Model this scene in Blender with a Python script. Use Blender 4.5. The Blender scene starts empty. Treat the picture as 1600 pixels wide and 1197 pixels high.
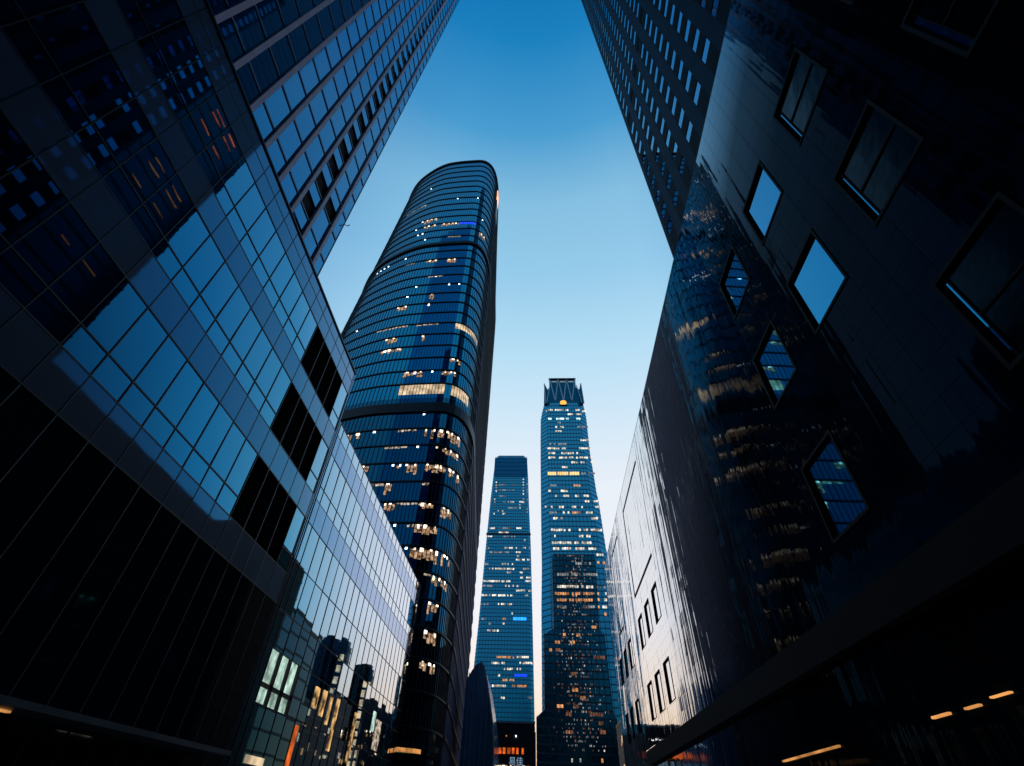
import bpy, math, random
from mathutils import Matrix, Vector, Euler
R = math.radians
random.seed(7)
scene = bpy.context.scene
C = scene.collection

# ------------------------------------------------------------------ helpers
class MB:
    """collects faces, links them as one mesh object"""
    def __init__(s): s.v = []; s.f = []
    def quad(s, a, b, c, d):
        n = len(s.v); s.v += [a, b, c, d]; s.f.append((n, n+1, n+2, n+3))
    def poly(s, P):
        n = len(s.v); s.v += list(P); s.f.append(tuple(range(n, n+len(P))))
    def box(s, x0, x1, y0, y1, z0, z1):
        n = len(s.v)
        s.v += [(x0,y0,z0),(x1,y0,z0),(x1,y1,z0),(x0,y1,z0),(x0,y0,z1),(x1,y0,z1),(x1,y1,z1),(x0,y1,z1)]
        for f in ((0,3,2,1),(4,5,6,7),(0,1,5,4),(1,2,6,5),(2,3,7,6),(3,0,4,7)): s.f.append(tuple(n+i for i in f))
    def prism(s, P, z0, z1, caps=True):
        n = len(s.v); m = len(P)
        s.v += [(x,y,z0) for x,y in P] + [(x,y,z1) for x,y in P]
        for i in range(m): s.f.append((n+i, n+(i+1)%m, n+m+(i+1)%m, n+m+i))
        if caps: s.f.append(tuple(n+m-1-i for i in range(m))); s.f.append(tuple(n+m+i for i in range(m)))
    def bar(s, p, q, w, up=(0,0,1)):
        p = Vector(p); q = Vector(q); d = (q-p).normalized(); u = d.cross(Vector(up))
        if u.length < 1e-4: u = d.cross(Vector((1,0,0)))
        u.normalize(); v = d.cross(u); n = len(s.v); h = w/2
        for c in (p, q):
            for a, b in ((-h,-h),(h,-h),(h,h),(-h,h)): s.v.append(tuple(c+u*a+v*b))
        for f in ((0,1,2,3),(7,6,5,4),(0,4,5,1),(1,5,6,2),(2,6,7,3),(3,7,4,0)): s.f.append(tuple(n+i for i in f))
    def build(s, name, mat, parent=None, smooth=False):
        me = bpy.data.meshes.new(name); me.from_pydata([tuple(v) for v in s.v], [], s.f)
        me.materials.append(mat); me.update()
        if smooth:
            for p in me.polygons: p.use_smooth = True
        o = bpy.data.objects.new(name, me); C.objects.link(o)
        if parent: o.parent = parent
        return o

def tag(o, label=None, cat=None, group=None, kind=None):
    for k, v in (('label',label),('category',cat),('group',group),('kind',kind)):
        if v: o[k] = v
    return o
def empty(name, loc=(0,0,0), rz=0, **kw):
    o = bpy.data.objects.new(name, None); C.objects.link(o); o.location = loc; o.rotation_euler.z = rz
    return tag(o, **kw)

# ------------------------------------------------------------------ materials
def new_mat(name):
    m = bpy.data.materials.new(name); m.use_nodes = True
    return m, m.node_tree.nodes, m.node_tree.links, m.node_tree.nodes['Principled BSDF']
def setp(p, **kw):
    for k, v in kw.items():
        k = k.replace('_', ' ')
        if k in p.inputs: p.inputs[k].default_value = v
def noise(N, L, scale, detail=3, vec=None, dims='3D'):
    t = N.new('ShaderNodeTexNoise'); t.inputs['Scale'].default_value = scale; t.inputs['Detail'].default_value = detail
    if vec: L.new(vec, t.inputs['Vector'])
    return t
def coords(N, L, scale=(1,1,1), kind='Object'):
    tc = N.new('ShaderNodeTexCoord'); mp = N.new('ShaderNodeMapping'); mp.inputs['Scale'].default_value = scale
    L.new(tc.outputs[kind], mp.inputs['Vector']); return mp.outputs['Vector']
def mat_plain(name, col, rough=.6, metal=0, ior=1.5, var=.25, vs=.6, bump=0, bs=3):
    m, N, L, p = new_mat(name); setp(p, Roughness=rough, Metallic=metal, IOR=ior)
    v = coords(N, L); n = noise(N, L, vs, 4, v)
    cr = N.new('ShaderNodeValToRGB'); cr.color_ramp.elements[0].position = .3; cr.color_ramp.elements[1].position = .7
    cr.color_ramp.elements[0].color = [c*(1-var) for c in col]+[1]; cr.color_ramp.elements[1].color = [min(1,c*(1+var)) for c in col]+[1]
    L.new(n.outputs['Fac'], cr.inputs['Fac']); L.new(cr.outputs['Color'], p.inputs['Base Color'])
    if bump:
        b = N.new('ShaderNodeBump'); b.inputs['Strength'].default_value = bump; b.inputs['Distance'].default_value = .05
        n2 = noise(N, L, bs, 5, v); L.new(n2.outputs['Fac'], b.inputs['Height']); L.new(b.outputs['Normal'], p.inputs['Normal'])
    return m
def mat_glass(name, col, ior=2.3, rough=.02, metal=0., wav=.0, ws=.4, tint=None):
    """opaque coated curtain-wall glass: dark body, strong mirror reflection, slightly uneven panes"""
    m, N, L, p = new_mat(name); setp(p, Roughness=rough, Metallic=metal, IOR=ior)
    p.inputs['Base Color'].default_value = (*col, 1)
    if tint and 'Specular Tint' in p.inputs: p.inputs['Specular Tint'].default_value = (*tint, 1)
    v = coords(N, L)
    n0 = noise(N, L, .7, 3, v); mr = N.new('ShaderNodeMapRange'); mr.inputs['To Min'].default_value = rough*.4; mr.inputs['To Max'].default_value = rough*2.2
    L.new(n0.outputs['Fac'], mr.inputs['Value']); L.new(mr.outputs['Result'], p.inputs['Roughness'])
    if wav:
        b = N.new('ShaderNodeBump'); b.inputs['Strength'].default_value = 1; b.inputs['Distance'].default_value = wav
        n = noise(N, L, ws, 2, v); L.new(n.outputs['Fac'], b.inputs['Height']); L.new(b.outputs['Normal'], p.inputs['Normal'])
    return m
def mat_facade(name, mul=(1,1,1), diff=None, dmix=0, rough=.015, wav=.003, ws=.3):
    """coated facade glass: weak blue mirror seen head on, strong neutral mirror at a glance; optional frit (diffuse share)"""
    m, N, L, p = new_mat(name); v = coords(N, L)
    lw = N.new('ShaderNodeLayerWeight'); lw.inputs['Blend'].default_value = .5
    cr = N.new('ShaderNodeValToRGB'); L.new(lw.outputs['Facing'], cr.inputs['Fac']); E_ = cr.color_ramp.elements
    E_[0].position = 0; E_[0].color = (.004,.03,.06,1); E_[1].position = 1; E_[1].color = (1,1,1,1)
    for q, c in ((.26,(.007,.06,.115)),(.42,(.022,.215,.37)),(.55,(.10,.35,.50)),(.62,(.30,.50,.64)),(.70,(.62,.72,.82)),(.80,(.86,.90,.95))):
        e = E_.new(q); e.color = (*[a*b for a,b in zip(c,mul)],1)
    gl = N.new('ShaderNodeBsdfGlossy'); L.new(cr.outputs['Color'], gl.inputs['Color'])
    n0 = noise(N, L, .7, 3, v); mr = N.new('ShaderNodeMapRange'); mr.inputs['To Min'].default_value = rough*.4; mr.inputs['To Max'].default_value = rough*2
    L.new(n0.outputs['Fac'], mr.inputs['Value']); L.new(mr.outputs['Result'], gl.inputs['Roughness'])
    b = N.new('ShaderNodeBump'); b.inputs['Distance'].default_value = wav; n = noise(N, L, ws, 2, v); L.new(n.outputs['Fac'], b.inputs['Height']); L.new(b.outputs['Normal'], gl.inputs['Normal'])
    out = N['Material Output']
    if dmix:
        setp(p, Roughness=.6); p.inputs['Base Color'].default_value = (*diff,1)
        ms = N.new('ShaderNodeMixShader'); ms.inputs[0].default_value = dmix; L.new(gl.outputs[0], ms.inputs[1]); L.new(p.outputs[0], ms.inputs[2]); L.new(ms.outputs[0], out.inputs['Surface'])
    else: L.new(gl.outputs[0], out.inputs['Surface']); N.remove(p)
    return m
def mat_light(name, col, s, spots=1., scale=.9, lo=.15, zscale=1.):
    """a lit room seen through its window: bright lamps and dim corners"""
    m, N, L, p = new_mat(name); setp(p, Roughness=.2); p.inputs['Base Color'].default_value = (.02,.02,.02,1)
    v = coords(N, L, (1,1,zscale)); n = noise(N, L, scale, 4, v)
    mr = N.new('ShaderNodeMapRange'); mr.inputs['From Min'].default_value = .38; mr.inputs['From Max'].default_value = .72
    mr.inputs['To Min'].default_value = s*lo; mr.inputs['To Max'].default_value = s
    L.new(n.outputs['Fac'], mr.inputs['Value']); L.new(mr.outputs['Result'], p.inputs['Emission Strength'])
    p.inputs['Emission Color'].default_value = (*col, 1)
    return m

G_A   = mat_facade('podium_glass')
G_B   = mat_facade('shop_glass')
G_T   = mat_glass('tower_glass', (.01,.21,.38), 1.5, .03, metal=1, wav=.004, ws=.3)
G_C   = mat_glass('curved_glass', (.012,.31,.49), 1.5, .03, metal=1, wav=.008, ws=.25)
G_C2  = mat_glass('lower_curved_glass', (.010,.15,.25), 1.5, .03, metal=1, wav=.008, ws=.25)  # copy of curved_glass with the lower floors' darkness put into its colour
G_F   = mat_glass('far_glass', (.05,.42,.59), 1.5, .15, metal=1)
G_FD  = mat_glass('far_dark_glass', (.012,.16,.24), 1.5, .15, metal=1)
G_N   = mat_glass('night_glass', (.008,.05,.08), 1.5, .1, metal=1)
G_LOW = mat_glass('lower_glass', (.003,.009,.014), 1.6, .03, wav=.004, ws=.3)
G_R   = mat_glass('window_glass', (.015,.30,.50), 1.5, .02, metal=1, wav=.003, ws=.3)
M_SP  = mat_facade('spandrel_panel', (.85,.85,.95), (.085,.15,.27), .42, rough=.03)
M_MUL = mat_plain('dark_mullion', (.012,.020,.028), .45, .3, var=.2)
M_MULL= mat_plain('grey_mullion', (.10,.13,.16), .45, .3, var=.2)
M_FIN = mat_plain('pinkish_fin', (.62,.50,.66), .5, .0, var=.12, bump=.2)
M_BLK = mat_plain('black_louvre', (.0012,.0012,.0014), .9, var=.2)
M_DRK = mat_plain('dark_stone', (.007,.014,.024), .6, var=.3, bump=.3)
M_RIB = mat_plain('ribbed_wall', (.17,.14,.235), .6, 0, var=.2, vs=.12, bump=.3, bs=1.5)
M_RING= mat_plain('floor_edge', (.010,.014,.022), .5, .2)
M_FRM = mat_plain('black_frame', (.0015,.002,.003), .7)
M_CON = mat_plain('concrete', (.10,.11,.12), .85, bump=.3)
M_STL = mat_plain('pale_steel', (.30,.42,.50), .4, .4)
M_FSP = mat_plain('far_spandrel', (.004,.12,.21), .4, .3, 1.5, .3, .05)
M_ASP = mat_plain('asphalt', (.045,.045,.05), .85, var=.3, bump=.5, bs=20)
M_PAV = mat_plain('paving', (.16,.16,.16), .8, var=.25, bump=.3, bs=6)
M_PNT = mat_plain('road_paint', (.7,.7,.68), .7)
M_PALE= mat_plain('pale_panel', (.80,.62,.55), .5)
L_W = mat_light('lit_office', (1,.76,.52), 6.5, scale=1.1, lo=.10)
L_WD = mat_light('office_ceiling', (1,.60,.34), .9, scale=1.7, lo=.02)
L_P = mat_light('lamp_point', (.95,.97,1), 9, scale=.2, lo=.9)
L_D = mat_light('dim_office', (1,.80,.62), 1.0, scale=1.6, lo=.02)
L_G = mat_light('gold_office', (1,.74,.46), 1.35, scale=.45, lo=.25)
L_O = mat_light('orange_office', (1,.42,.15), 1.3, scale=.3, lo=.2)
L_R = mat_light('red_office', (1,.38,.18), .30, scale=.3, lo=.25)
L_T = mat_light('cool_office', (.72,1,.95), 2.6, scale=.3, lo=.3)
L_B = mat_light('blue_sign', (.01,.05,1), 2.2, scale=.1, lo=.6)
L_C = mat_light('cyan_sign', (.02,.30,1), 2.6, scale=.1, lo=.6)
L_FG= mat_light('far_gold', (1,.60,.22), 1.7, scale=.1, lo=.7)
L_FW= mat_light('far_office', (1,.86,.70), 1.9, scale=.25, lo=.12)
L_FD= mat_light('far_dim', (.85,.85,.85), .55, scale=.25, lo=.1)
L_S = mat_light('strip_lamp', (1,.42,.12), 1.0, scale=.8, lo=.35)
L_SH= mat_light('shop_interior', (.62,.90,.76), 1.25, scale=.9, lo=.18)
L_SG= mat_light('shop_gold', (1,.55,.20), 1.2, scale=1.3, lo=.04)
L_SD= mat_light('orange_sign', (1,.16,.02), 1.3, scale=.7, lo=.2)
L_TX= mat_light('sign_letters', (.35,.55,.8), .8, scale=.3, lo=.6)
FAR = {'w':L_FW,'d':L_FD,'o':L_O,'r':L_R,'t':L_T,'g':L_FG,'b':L_B,'c':L_C}

def mat_polished():
    """polished dark stone: mirror-like only at grazing angles, waves smeared along the vertical, panel joints"""
    m, N, L, p = new_mat('polished_stone'); setp(p, Roughness=.5); p.inputs['Specular IOR Level'].default_value = 0
    v = coords(N, L, (1,1,1)); sep = N.new('ShaderNodeSeparateXYZ'); L.new(v, sep.inputs[0])
    def mth(op, a, b=None):
        n = N.new('ShaderNodeMath'); n.operation = op
        for i, q in enumerate((a, b)):
            if q is None: continue
            if isinstance(q, (int, float)): n.inputs[i].default_value = q
            else: L.new(q, n.inputs[i])
        return n.outputs[0]
    joint = lambda sock, pitch, w: mth('LESS_THAN', mth('FRACT', mth('DIVIDE', sock, pitch)), w/pitch)
    mx = mth('MAXIMUM', joint(sep.outputs['Y'], 1.222, .02), joint(sep.outputs['Z'], 1.0, .016))
    n = noise(N, L, .5, 5, v); cr = N.new('ShaderNodeValToRGB')
    cr.color_ramp.elements[0].color = (.004,.010,.018,1); cr.color_ramp.elements[1].color = (.008,.018,.030,1)
    L.new(n.outputs['Fac'], cr.inputs['Fac'])
    mc = N.new('ShaderNodeMix'); mc.data_type = 'RGBA'; L.new(mx, mc.inputs['Factor']); L.new(cr.outputs['Color'], mc.inputs['A']); mc.inputs['B'].default_value = (.002,.003,.004,1)
    L.new(mc.outputs['Result'], p.inputs['Base Color'])
    s1 = N.new('ShaderNodeMapping'); s1.inputs['Scale'].default_value = (1,1,.03); L.new(v, s1.inputs['Vector'])
    n1 = noise(N, L, 2.6, 3, s1.outputs['Vector'])
    s2 = N.new('ShaderNodeMapping'); s2.inputs['Scale'].default_value = (1,.35,1.6); L.new(v, s2.inputs['Vector'])
    n2 = noise(N, L, 1.6, 3, s2.outputs['Vector'])
    s3 = N.new('ShaderNodeMapping'); s3.inputs['Scale'].default_value = (1,1,.03); L.new(v, s3.inputs['Vector'])
    n3 = noise(N, L, 3.0, 6, s3.outputs['Vector'])
    pc = N.new('ShaderNodeCombineXYZ'); L.new(mth('FLOOR', mth('DIVIDE', sep.outputs['Y'], 1.222)), pc.inputs['X']); L.new(mth('FLOOR', sep.outputs['Z']), pc.inputs['Y'])
    wn = N.new('ShaderNodeTexWhiteNoise'); wn.noise_dimensions = '3D'; L.new(pc.outputs[0], wn.inputs['Vector']); ws = N.new('ShaderNodeSeparateColor'); L.new(wn.outputs['Color'], ws.inputs[0])
    tn = N.new('ShaderNodeMix'); tn.data_type = 'RGBA'; tn.blend_type = 'MULTIPLY'; tn.inputs['Factor'].default_value = 1; L.new(mc.outputs['Result'], tn.inputs['A'])
    cc = N.new('ShaderNodeCombineColor'); tv_ = mth('ADD', mth('MULTIPLY', ws.outputs[0], .7), .5)
    for q in range(3): L.new(tv_, cc.inputs[q])
    L.new(cc.outputs[0], tn.inputs['B']); L.new(tn.outputs['Result'], p.inputs['Base Color'])
    dy = mth('ADD', mth('MULTIPLY', mth('SUBTRACT', ws.outputs[1], .5), .010), mth('MULTIPLY', mth('SUBTRACT', n3.outputs['Fac'], .5), STREAK))
    dz = mth('ADD', mth('MULTIPLY', mth('SUBTRACT', ws.outputs[2], .5), .008), mth('MULTIPLY', mth('SUBTRACT', n2.outputs['Fac'], .5), WAVE_Z))
    cb = N.new('ShaderNodeCombineXYZ'); L.new(dy, cb.inputs['Y']); L.new(dz, cb.inputs['Z'])
    ge = N.new('ShaderNodeNewGeometry'); va = N.new('ShaderNodeVectorMath'); va.operation = 'ADD'; L.new(ge.outputs['Normal'], va.inputs[0]); L.new(cb.outputs[0], va.inputs[1])
    vn = N.new('ShaderNodeVectorMath'); vn.operation = 'NORMALIZE'; L.new(va.outputs[0], vn.inputs[0])
    gl = N.new('ShaderNodeBsdfGlossy'); L.new(vn.outputs[0], gl.inputs['Normal'])
    rr_ = N.new('ShaderNodeMapRange'); rr_.inputs['To Min'].default_value = .01; rr_.inputs['To Max'].default_value = .07; L.new(n.outputs['Fac'], rr_.inputs['Value']); L.new(rr_.outputs['Result'], gl.inputs['Roughness'])
    lw = N.new('ShaderNodeLayerWeight'); lw.inputs['Blend'].default_value = .5
    fc = lw.outputs['Facing']
    tr = N.new('ShaderNodeValToRGB'); tr.color_ramp.elements[0].position = .3; tr.color_ramp.elements[0].color = (.12,.45,.85,1)
    tr.color_ramp.elements[1].position = .8; tr.color_ramp.elements[1].color = (1,1,1,1); L.new(fc, tr.inputs['Fac']); L.new(tr.outputs['Color'], gl.inputs['Color'])
    fr = N.new('ShaderNodeValToRGB'); L.new(fc, fr.inputs['Fac']); E_ = fr.color_ramp.elements
    E_[0].position = 0; E_[0].color = (.010,)*3+(1,); E_[1].position = 1; E_[1].color = (1,1,1,1)
    for p_, q_ in ((.4,.012),(.5,.015),(.6,.032),(.66,.10),(.71,.46),(.78,.86)):
        e_ = E_.new(p_); e_.color = (q_,q_,q_,1)
    fac = mth('MULTIPLY', fr.outputs['Color'], mth('SUBTRACT', 1, mth('MULTIPLY', mx, .8)))
    ms = N.new('ShaderNodeMixShader'); L.new(fac, ms.inputs[0]); L.new(p.outputs[0], ms.inputs[1]); L.new(gl.outputs[0], ms.inputs[2])
    L.new(ms.outputs[0], N['Material Output'].inputs['Surface'])
    return m
WAVE_Y, WAVE_Z, STREAK = .010, .006, .14
M_POL = mat_polished()

def panes(mb, X, ys, zs, face=1, tilt=.0026):
    """separate glass panes in the plane x = X, each set a hair out of true"""
    for a, b in zip(ys, ys[1:]):
        for c, d in zip(zs, zs[1:]):
            tu, tv = random.gauss(0, tilt), random.gauss(0, tilt)
            P = []
            for y, z in ((a,c),(b,c),(b,d),(a,d)):
                P.append((X + tu*(y-(a+b)/2) + tv*(z-(c+d)/2), y, z))
            if face < 0: P.reverse()
            mb.quad(*P)
def frange(a, b, st):
    out = []; x = a
    while x < b-1e-6: out.append(x); x += st
    return out + [b]
# ================================================================== SETTING
g = MB(); g.quad((-3000,-3000,0),(3000,-3000,0),(3000,3000,0),(-3000,3000,0)); tag(g.build('ground', M_CON), kind='structure')
g = MB(); g.quad((-12,-400,.004),(4,-400,.004),(4,1200,.004),(-12,1200,.004)); tag(g.build('road', M_ASP), kind='structure')
for nm, a, b in (('pavement_west', -19.9, -12), ('pavement_east', 4, 11.2)):
    g = MB(); g.box(a, b, -60, 260, .0, .13); tag(g.build('pavement', M_PAV), kind='structure')
g = MB()
for y in range(-60, 400, 9): g.quad((-4.08,y,.008),(-3.92,y,.008),(-3.92,y+4,.008),(-4.08,y+4,.008))
tag(g.build('road_markings', M_PNT), kind='structure')

# ================================================================== near podium on the left
X = -20.0
def zr(r): return r*20+1.6
pod = empty('glass_podium', (X,10,0), label='tall glass podium with grey panel bands and three black louvred openings', cat='office building', group=None)
def rel(mb, o=(X,10,0)):
    mb.v = [(v[0]-o[0], v[1]-o[1], v[2]-o[2]) for v in mb.v]; return mb
Y0, Y1 = 28.37-1.914*28, 38.15
nodes = [28.37+1.914*k for k in range(-28, 6)]          # last node 37.94
bands = [(zr(.611),zr(.719)), (zr(.967),zr(1.077)), (zr(1.326),zr(1.432)), (zr(1.682),zr(1.833))]
rails = [zr(.79), zr(1.147), zr(1.502)]
PY0, PY1 = 28.37, 28.37+1.914*4
zones = [(bands[0][1],bands[1][0],rails[0]), (bands[1][1],bands[2][0],rails[1]), (bands[2][1],bands[3][0],rails[2])]
cols = nodes + [Y1]
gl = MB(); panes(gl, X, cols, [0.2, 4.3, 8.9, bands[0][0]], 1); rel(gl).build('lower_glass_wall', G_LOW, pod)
left = [y for y in cols if y <= PY0+.01]; right = [y for y in cols if y >= PY1-.01]
for a, b, r in zones:
    for cc in (left, right): gl = MB(); panes(gl, X, cc, [a, r, b], 1); rel(gl).build('glass_wall', G_A, pod)
for a, b in bands:
    m = MB(); panes(m, X+.03, cols, [a, b], 1, .0008); m.box(X-.3, X+.005, Y0, Y1, a, b)
    rel(m).build('spandrel_band', M_SP, pod)
for r in rails + [bands[0][0]-.04, bands[0][1]+.04, bands[1][0]-.04, bands[1][1]+.04, bands[2][0]-.04, bands[2][1]+.04, bands[3][0]-.04, zr(1.765)]:
    m = MB()
    thin = .08
    m.box(X-.05, X+.045, Y0, (PY0 if r in rails else Y1), r-thin/2, r+thin/2)
    if r in rails: m.box(X-.05, X+.045, PY1, Y1, r-thin/2, r+thin/2)
    rel(m).build('transom', M_MUL, pod)
for i, y in enumerate(nodes):
    m = MB(); m.box(X-.06, X+.05, y-.03, y+.03, bands[0][0], bands[3][1]-.02)
    rel(m).build('mullion', M_MULL if PY0+.1 < y < PY1-.1 else M_MUL, pod)
m = MB()
for y in nodes: m.box(X-.06, X+.04, y-.022, y+.022, .2, bands[0][0]-.1)
rel(m).build('lower_mullions', M_MULL, pod)
for a, b, r in zones:
    m = MB(); m.box(X-1.0, X-.9, PY0, PY1, a, b)
    n = int((b-a)/.28)
    for k in range(n):                                     # slats inside the opening
        z = a+.14+k*(b-a)/n; m.box(X-.8, X-.35, PY0, PY1, z, z+.03)
    m.box(X-.9, X-.02, PY0-.02, PY0+.02, a, b); m.box(X-.9, X-.02, PY1-.02, PY1+.02, a, b)
    m.box(X-.9, X-.02, PY0, PY1, a-.02, a+.01); m.box(X-.9, X-.02, PY0, PY1, b-.01, b+.02)
    rel(m).build('louvred_opening', M_BLK, pod)
m = MB(); m.box(-46, X-1.1, Y0, Y1, 0, zr(1.833)-.3); m.box(-46, X-.31, Y0, Y1, zr(1.833)-.3, zr(1.833)-.05)
m.box(X-1.1, X-.31, Y0, PY0-.05, 0, zr(1.833)-.3); m.box(X-1.1, X-.31, PY1+.05, Y1, 0, zr(1.833)-.3)
for a, b in bands: m.box(X-1.1, X-.31, PY0-.05, PY1+.05, a+.01, b-.01)
m.box(X-1.1, X-.31, PY0-.05, PY1+.05, 0, bands[0][0])
rel(m).build('building_body', M_DRK, pod)
m = MB(); m.box(X-.9, X+.14, Y0, Y1+.12, zr(1.833)-.04, zr(1.833)+.12); rel(m).build('coping', M_MUL, pod)
m = MB(); m.box(X-.9, X+.06, Y1+.005, Y1+.10, .2, zr(1.833)-.05); rel(m).build('corner_return', M_SP, pod)
m = MB(); m.box(X, X+1.5, -30, 36, 4.24, 4.48); rel(m).build('canopy', M_MULL, pod)
m = MB(); m.box(X+.5, X+.7, 20.0, 20.5, 4.15, 4.22); rel(m).build('canopy_lamp', L_S, pod)

# ================================================================== glass block beyond it
XB = -20.02; BY0, BY1 = 38.9, 84.8; BT = 31.85
blk = empty('glass_block', (XB,60,0), label='long mirror glass block with fine grid, just beyond the black-louvred podium', cat='office building')
bn = [39.85+1.99*k for k in range(23)]
bc = [BY0] + bn + [BY1]
rb = lambda mb: rel(mb, (XB,60,0))
bz = [.2, 7.6, 8.75, 11.1, 13.65, 17.35, 20.9]
gl = MB(); SW0, SW1 = bn[0]+.0, bn[3]
panes(gl, XB, bc, [.2, 4.2, 7.6])
for a, b in ((7.6,8.75),(8.75,11.1)):
    panes(gl, XB, [BY0,SW0], [a,b]); panes(gl, XB, [y for y in bc if y >= SW1-.01], [a,b])
panes(gl, XB, bc, [11.1,13.65,17.35,20.9]); panes(gl, XB, bc, [23.15,24.5,28.1]); panes(gl, XB, bc, [30.35, BT])
rb(gl).build('glass_wall', G_B, blk)
for a, b in ((20.9,23.15),(28.1,30.35)):
    m = MB(); panes(m, XB+.02, bc, [a,b], 1, .0008); rb(m).build('tinted_band', mat_facade('tinted_band_glass', (.72,.78,.92), (.10,.15,.24), .12, rough=.03) if a < 22 else bpy.data.materials['tinted_band_glass'], blk)
for z in (4.2, 7.6, 11.1, 13.65, 17.35, 20.9, 23.15, 24.5, 28.1, 30.35, BT):
    m = MB(); m.box(XB-.05, XB+.035, BY0, BY1, z-.03, z+.03); rb(m).build('transom', M_MUL, blk)
for y in bn:
    m = MB(); m.box(XB-.05, XB+.04, y-.03, y+.03, .2, BT-.04); rb(m).build('mullion', M_MUL, blk)
m = MB(); m.box(-46, XB-.25, BY0, BY1, 0, BT-.1); m.box(-46, XB+.02, BY0, BY1-.2, BT-.09, BT-.01)
rb(m).build('building_body', M_DRK, blk)
# lit shop windows near the seam
for k in range(3):
    for a, b in ((7.62,8.6),(8.9,11.08)):
        m = MB(); y0, y1 = bn[k]+.06, bn[k+1]-.5
        m.quad((XB-.08,y0,a),(XB-.08,y1,a),(XB-.08,y1,b),(XB-.08,y0,b)); rb(m).build('lit_window', L_SH, blk)
m = MB(); m.box(XB-.2, XB-.10, SW0, SW1, 7.6, 11.1); m.box(XB-.04, XB+.02, SW0, SW1, 8.6, 8.9)
for k in range(3): m.box(XB-.1, XB+.02, bn[k+1]-.5, bn[k+1]-.04, 7.6, 11.1)
rb(m).build('window_frame', M_MUL, blk)
for (y0, y1, a, b, mt) in ((50.3,51.4,8.9,10.5,L_SG),(52.4,53.4,8.6,10.6,L_SG),(54.6,55.2,8.2,10.4,L_SG),(56.6,57.4,6.4,10.6,L_SG),(63.2,64.0,6.0,10.4,L_SG),
                           (70.5,71.6,9.6,11.6,L_SH),(72.4,74.8,8.0,11.0,L_D),(41.0,44.0,4.28,4.75,L_G),(48.0,48.7,3.2,7.3,L_SD)):  # last entry is a lamp reflection, made as a glowing strip on the glass
    m = MB(); m.box(XB+.02, XB+.06, y0, y1, a, b); rb(m).build('lit_window', mt, blk)
m = MB()                                                  # vertical seam between the two blocks
for y, w in ((38.28,.05),(38.48,.05),(38.84,.07)): m.box(XB-.04, XB+.06, y-w/2, y+w/2, .2, BT)
rb(m).build('seam_rails', M_MUL, blk)
m = MB(); panes(m, XB+.01, [38.26,38.5,38.88], [.2,4.2,8.7,13.65,17.35,20.9,23.15,28.1,BT]); rb(m).build('seam_glass', bpy.data.materials['tinted_band_glass'], blk)
m = MB(); m.box(XB-.3, XB-.04, 38.26, 38.9, .1, BT); rb(m).build('seam_backing', M_DRK, blk)
P = [(XB, BY1)] + [(XB-.0-1.3+1.3*math.cos(t*math.pi/2/8), BY1+1.3*math.sin(t*math.pi/2/8)) for t in range(1,9)] + [(-46, BY1+1.3), (-46, BY1)]
m = MB(); m.prism(P, .2, BT-.3); rb(m).build('rounded_corner', G_C, blk)
m = MB(); m.prism([(x-(.05 if x<-40 else -.06), y+.05) for x,y in P], BT-.28, BT-.02)
rb(m).build('corner_cap', M_MUL, blk)

# ================================================================== finned tower on the left
XT = -26.0; TS = 26/12
tw = empty('finned_tower', (XT,10,0), label='blue glass skyscraper with pale pinkish vertical fins rising behind the near left podium', cat='skyscraper')
rt = lambda mb: rel(mb, (XT,10,0))
TY1 = 32.9; TTOP = 262
fins = [3.62*TS+3.304*k for k in range(-14, 8)]; fins = [y for y in fins if y < TY1-.5]
fl0 = 23.48/12*26+1.6; flo = [fl0+5.146*k for k in range(-6, 41)]
yn = [fins[0]-3.304] + fins + [TY1]
VC = (fins[-3], fins[-2])
gl = MB(); vent = []
for a, b in zip(yn, yn[1:]):
    for c, d in zip(flo, flo[1:]):
        if abs(a-VC[0]) < .01 and c > 40:
            vent.append((a, b, c, c+2.9)); panes(gl, XT, [a,b], [c+2.9,d], 1, .0012)
        elif abs(a-fins[-2]) < .01 and abs(c-(fl0+5.146)) < .1:
            vent.append((a, b, c, c+2.9)); panes(gl, XT, [a,b], [c+2.9,d], 1, .0012)
        else: panes(gl, XT, [a,b], [c,d], 1, .0012)
rt(gl).build('glass_wall', G_T, tw)
for a, b, c, d in vent:
    m = MB(); m.box(XT-.35, XT-.25, a+.25, b-.2, c+.1, d); m.box(XT-.25, XT-.01, a+.2, a+.25, c+.1, d)
    rt(m).build('dark_vent_panel', M_BLK, tw)
for y in fins:
    m = MB(); m.box(XT-.05, XT+.28, y-.26, y+.26, 20, TTOP); rt(m).build('fin', M_FIN, tw)
M_TR = mat_plain('tower_transom', (.20,.22,.30), .5, .1)
for z in flo:
    m = MB(); m.box(XT-.05, XT+.09, yn[0], TY1, z-.11, z+.11); rt(m).build('floor_line', M_TR, tw)
m = MB(); m.box(-64, XT-.4, yn[0], TY1, 0, TTOP); m.box(XT-.4, XT-.02, TY1-.3, TY1, 0, TTOP); rt(m).build('building_body', G_T, tw)
m = MB(); m.box(XT-.4, XT+.05, TY1-.02, TY1+.12, 20, TTOP); rt(m).build('corner_trim', M_MUL, tw)
# lamp bracket on its corner
lb = empty('wall_lamp', (XT+.1, TY1, 61.7), label='small hooked lamp bracket sticking out from the corner of the finned tower', cat='lamp')
m = MB(); m.bar((0,0,0),(.42,.2,-.05),.07); m.bar((.42,.2,-.05),(.5,.22,.18),.07); m.build('arm', M_BLK, lb)
m = MB(); m.box(.44,.6,.15,.3,.16,.24); m.build('lamp_head', M_BLK, lb)

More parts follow.
